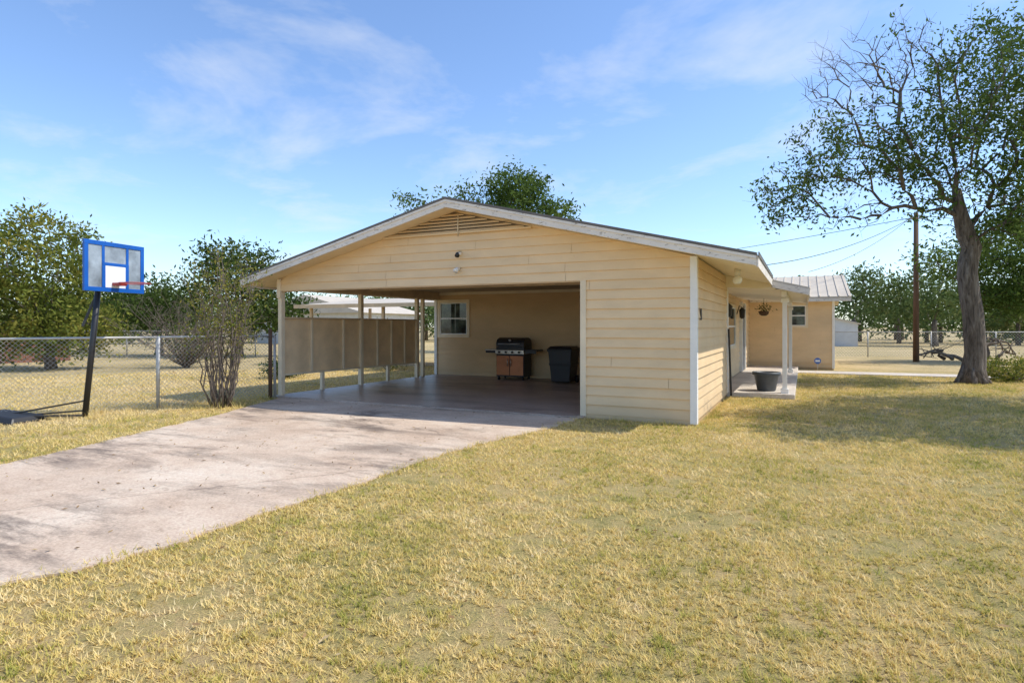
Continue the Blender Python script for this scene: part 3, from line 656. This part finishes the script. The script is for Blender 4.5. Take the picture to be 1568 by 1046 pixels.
# ------------------------------------------------------------ grass
def inpoly(P,poly):
    x,y=P[:,0],P[:,1]; ins=np.zeros(len(P),bool); n=len(poly)
    for i in range(n):
        x0,y0=poly[i]; x1,y1=poly[(i+1)%n]
        c=((y0>y)!=(y1>y))&(x<(x1-x0)*(y-y0)/(y1-y0+1e-12)+x0); ins^=c
    return ins
n=580000; r=np.random.default_rng(99)
an=r.uniform(-.9,.9,n); rr=1.9+21*r.random(n)**1.25
P=np.stack([-S*rr*np.cos(an)+C*rr*np.sin(an),C*rr*np.cos(an)+S*rr*np.sin(an)],1)
tc_=np.round(P/.07)*.07; hsh=np.sin(tc_[:,0]*127.1+tc_[:,1]*311.7)*43758.5; hsh-=np.floor(hsh); hs2=np.sin(tc_[:,0]*269.5+tc_[:,1]*183.3)*24634.6; hs2-=np.floor(hs2)
cen=tc_+np.stack([hsh-.5,hs2-.5],1)*.08; pull=(r.random(n)*.65*(rr<11))[:,None]
P=P*(1-pull)+cen*pull
jit=r.normal(0,.045,P.shape)
bad=inpoly(P+jit,drw)
bx=lambda a,b_,c,d:(P[:,0]>a)&(P[:,0]<b_)&(P[:,1]>c)&(P[:,1]<d)
bad|=bx(-10.1,-1.44,9.44,40)|bx(-1.8,-.13,13.65,40)|bx(-1.9,.98,23.4,40)|bx(-.3,12,21.5,22.9)|bx(-10.1,-3.2,9.3,9.6)
f1=lambda a,b_,c:np.sin(P[:,0]*a+2*np.sin(P[:,1]*b_+c))*np.sin(P[:,1]*a*1.13+1.7*np.sin(P[:,0]*b_*1.2+c))
nz=.4*f1(2.3,1.9,0)+.35*f1(6.1,4.7,.4)+.35*f1(14.3,10.1,1.3)
bad|=(nz>.36)&(r.random(n)<.88)
P=P[~bad]; rr=rr[~bad]; hs=hsh[~bad]; n=len(P); nz=nz[~bad]
sc=(rr/3)**.45; h=(.011+.018*r.random(n)+.014*hs**3+.009*np.clip(-nz,0,1))*sc**.6; w=.0028*sc*r.uniform(.7,1.4,n)
a=r.uniform(0,2*math.pi,n); lean=r.uniform(.3,1.8,n)*h; b2=a+r.normal(math.pi/2,.5,n)
base=np.stack([P[:,0],P[:,1],np.zeros(n)],1); s=np.stack([np.cos(a)*w,np.sin(a)*w,np.zeros(n)],1)
tip=base+np.stack([np.cos(b2)*lean,np.sin(b2)*lean,h],1)
V=np.stack([base-s,base+s,tip],1).reshape(-1,3)
bigmesh('lawn_grass',V,3,'blade',np.clip(.65*r.random(n)+.35*(1-hs),0,1))
def edge_tufts(segs,dens,hh,wd):
    out=[]
    for (a,b_) in segs:
        a=np.array(a);b_=np.array(b_); ln=np.linalg.norm(b_-a); k=int(ln*dens); t_=r.random((k,1)); q=a*(1-t_)+b_*t_+r.normal(0,wd,(k,2)); out.append(q)
    P=np.concatenate(out); n=len(P); clump=.5+.5*np.sin(P[:,0]*9)*np.sin(P[:,1]*11); keep=r.random(n)<clump; P=P[keep]; clump=clump[keep]; n=len(P)
    h=hh*r.uniform(.3,1,n)*(.4+.6*clump); w=.004*r.uniform(.7,1.3,n); a=r.uniform(0,6.28,n); b2=a+1.57+r.normal(0,.4,n); ln=h*r.uniform(.2,1.2,n)
    base=np.stack([P[:,0],P[:,1],np.zeros(n)],1); s=np.stack([np.cos(a)*w,np.sin(a)*w,0*w],1); tip=base+np.stack([np.cos(b2)*ln,np.sin(b2)*ln,h],1)
    return np.stack([base-s,base+s,tip],1).reshape(-1,3)
segs=[(drw[i],drw[i+1]) for i in range(len(drw)-2)]
V=np.concatenate([edge_tufts(segs,420,.075,.05),edge_tufts([((-3.2,9.36),(-1.45,9.36)),((-1.36,9.5),(-1.36,13.4)),((-10.2,9.5),(-10.2,15.5))],300,.12,.04),
   edge_tufts([((-9.95,9.3),p_(-6.5,11.15)),(p_(-6.5,11.15),p_(-8.5,9.35)),(p_(-8.5,9.35),p_(-12.5,6.2))],500,.2,.08),edge_tufts([(p_(-5.6,11.1),p_(-5.1,11.4)),(p_(-7.2,9.8),p_(-6.8,10.1))],900,.22,.16)])
bigmesh('edge_grass',V,3,'blade',r.random(len(V)//3)*.9)
k=2600; q=np.stack([r.uniform(-11,6,k),r.uniform(2,20,k)],1); k2=1300; tpos=L(11,13); q=np.concatenate([q,np.stack([tpos[0]+r.normal(0,3,k2),tpos[1]+r.normal(0,3,k2)],1)])
kk=~((q[:,0]>-10.1)&(q[:,0]<-1.4)&(q[:,1]>11)); q=q[kk]; P3=[(x,y,.03) for x,y in q]
V=leaves(P3,1,.004,.05,r,.3); Z=V.reshape(-1,4,3); Z[:,:,2]=.027+(Z[:,:,2]-.03)*.3; bigmesh('fallen_leaves',Z.reshape(-1,3),4,'litter',r.random(len(Z)))

# ------------------------------------------------------------ sky, sun, camera
Sd=Vector((.722,.29,1)).normalized()
w=bpy.data.worlds.new('World'); scene.world=w; w.use_nodes=True; nt=w.node_tree; bg=nt.nodes['Background']
sk=N(nt,'ShaderNodeTexSky',sky_type='NISHITA'); sk.sun_disc=False; sk.sun_elevation=math.asin(Sd.z); sk.sun_rotation=math.atan2(Sd.x,Sd.y)
sk.air_density=1.0; sk.dust_density=.5; sk.ozone_density=1.6; sk.altitude=100
tc=N(nt,'ShaderNodeTexCoord'); sp=N(nt,'ShaderNodeSeparateXYZ'); nt.links.new(tc.outputs['Generated'],sp.inputs[0])
zz=mathn(nt,'ADD',sp.outputs[2],.14)
cb=N(nt,'ShaderNodeCombineXYZ')
for i in range(2): nt.links.new(mathn(nt,'DIVIDE',sp.outputs[i],zz),cb.inputs[i])
mp=N(nt,'ShaderNodeMapping'); mp.inputs['Scale'].default_value=(1.1,1.3,1); mp.inputs['Rotation'].default_value=(0,0,.9); mp.inputs['Location'].default_value=(.6,5.2,0)
nt.links.new(cb.outputs[0],mp.inputs[0])
nn=N(nt,'ShaderNodeTexNoise'); nn.inputs['Scale'].default_value=1.25; nn.inputs['Detail'].default_value=6; nn.inputs['Roughness'].default_value=.6; nn.inputs['Distortion'].default_value=.25
nt.links.new(mp.outputs[0],nn.inputs['Vector'])
g_=ramp(nt,[(.5,(0,0,0)),(.8,(.65,.65,.65))],nn.outputs['Fac'])
blue=mix(nt,1.0,sk.outputs[0],(1.28,1.42,1.62),'MULTIPLY')
nt.links.new(mix(nt,g_,blue,(6.3,6.5,6.8)),bg.inputs[0]); bg.inputs[1].default_value=.15
sl=bpy.data.lights.new('sun','SUN'); sl.energy=4.4; sl.angle=math.radians(.5); sl.color=(1,.95,.87)
so=bpy.data.objects.new('sun',sl); so.rotation_euler=Sd.to_track_quat('Z','Y').to_euler(); so.location=(10,10,20); scene.collection.objects.link(so)
cd=bpy.data.cameras.new('camera'); cd.lens=21.35; cd.sensor_width=36; cd.shift_y=-.0147; cd.clip_end=3000; cd.clip_start=.05
co=bpy.data.objects.new('camera',cd); co.location=(0,0,1.5); co.rotation_euler=(math.radians(90),0,math.radians(25.6)); scene.collection.objects.link(co); scene.camera=co
scene.view_settings.view_transform='Standard'; scene.view_settings.look='None'; scene.view_settings.exposure=0
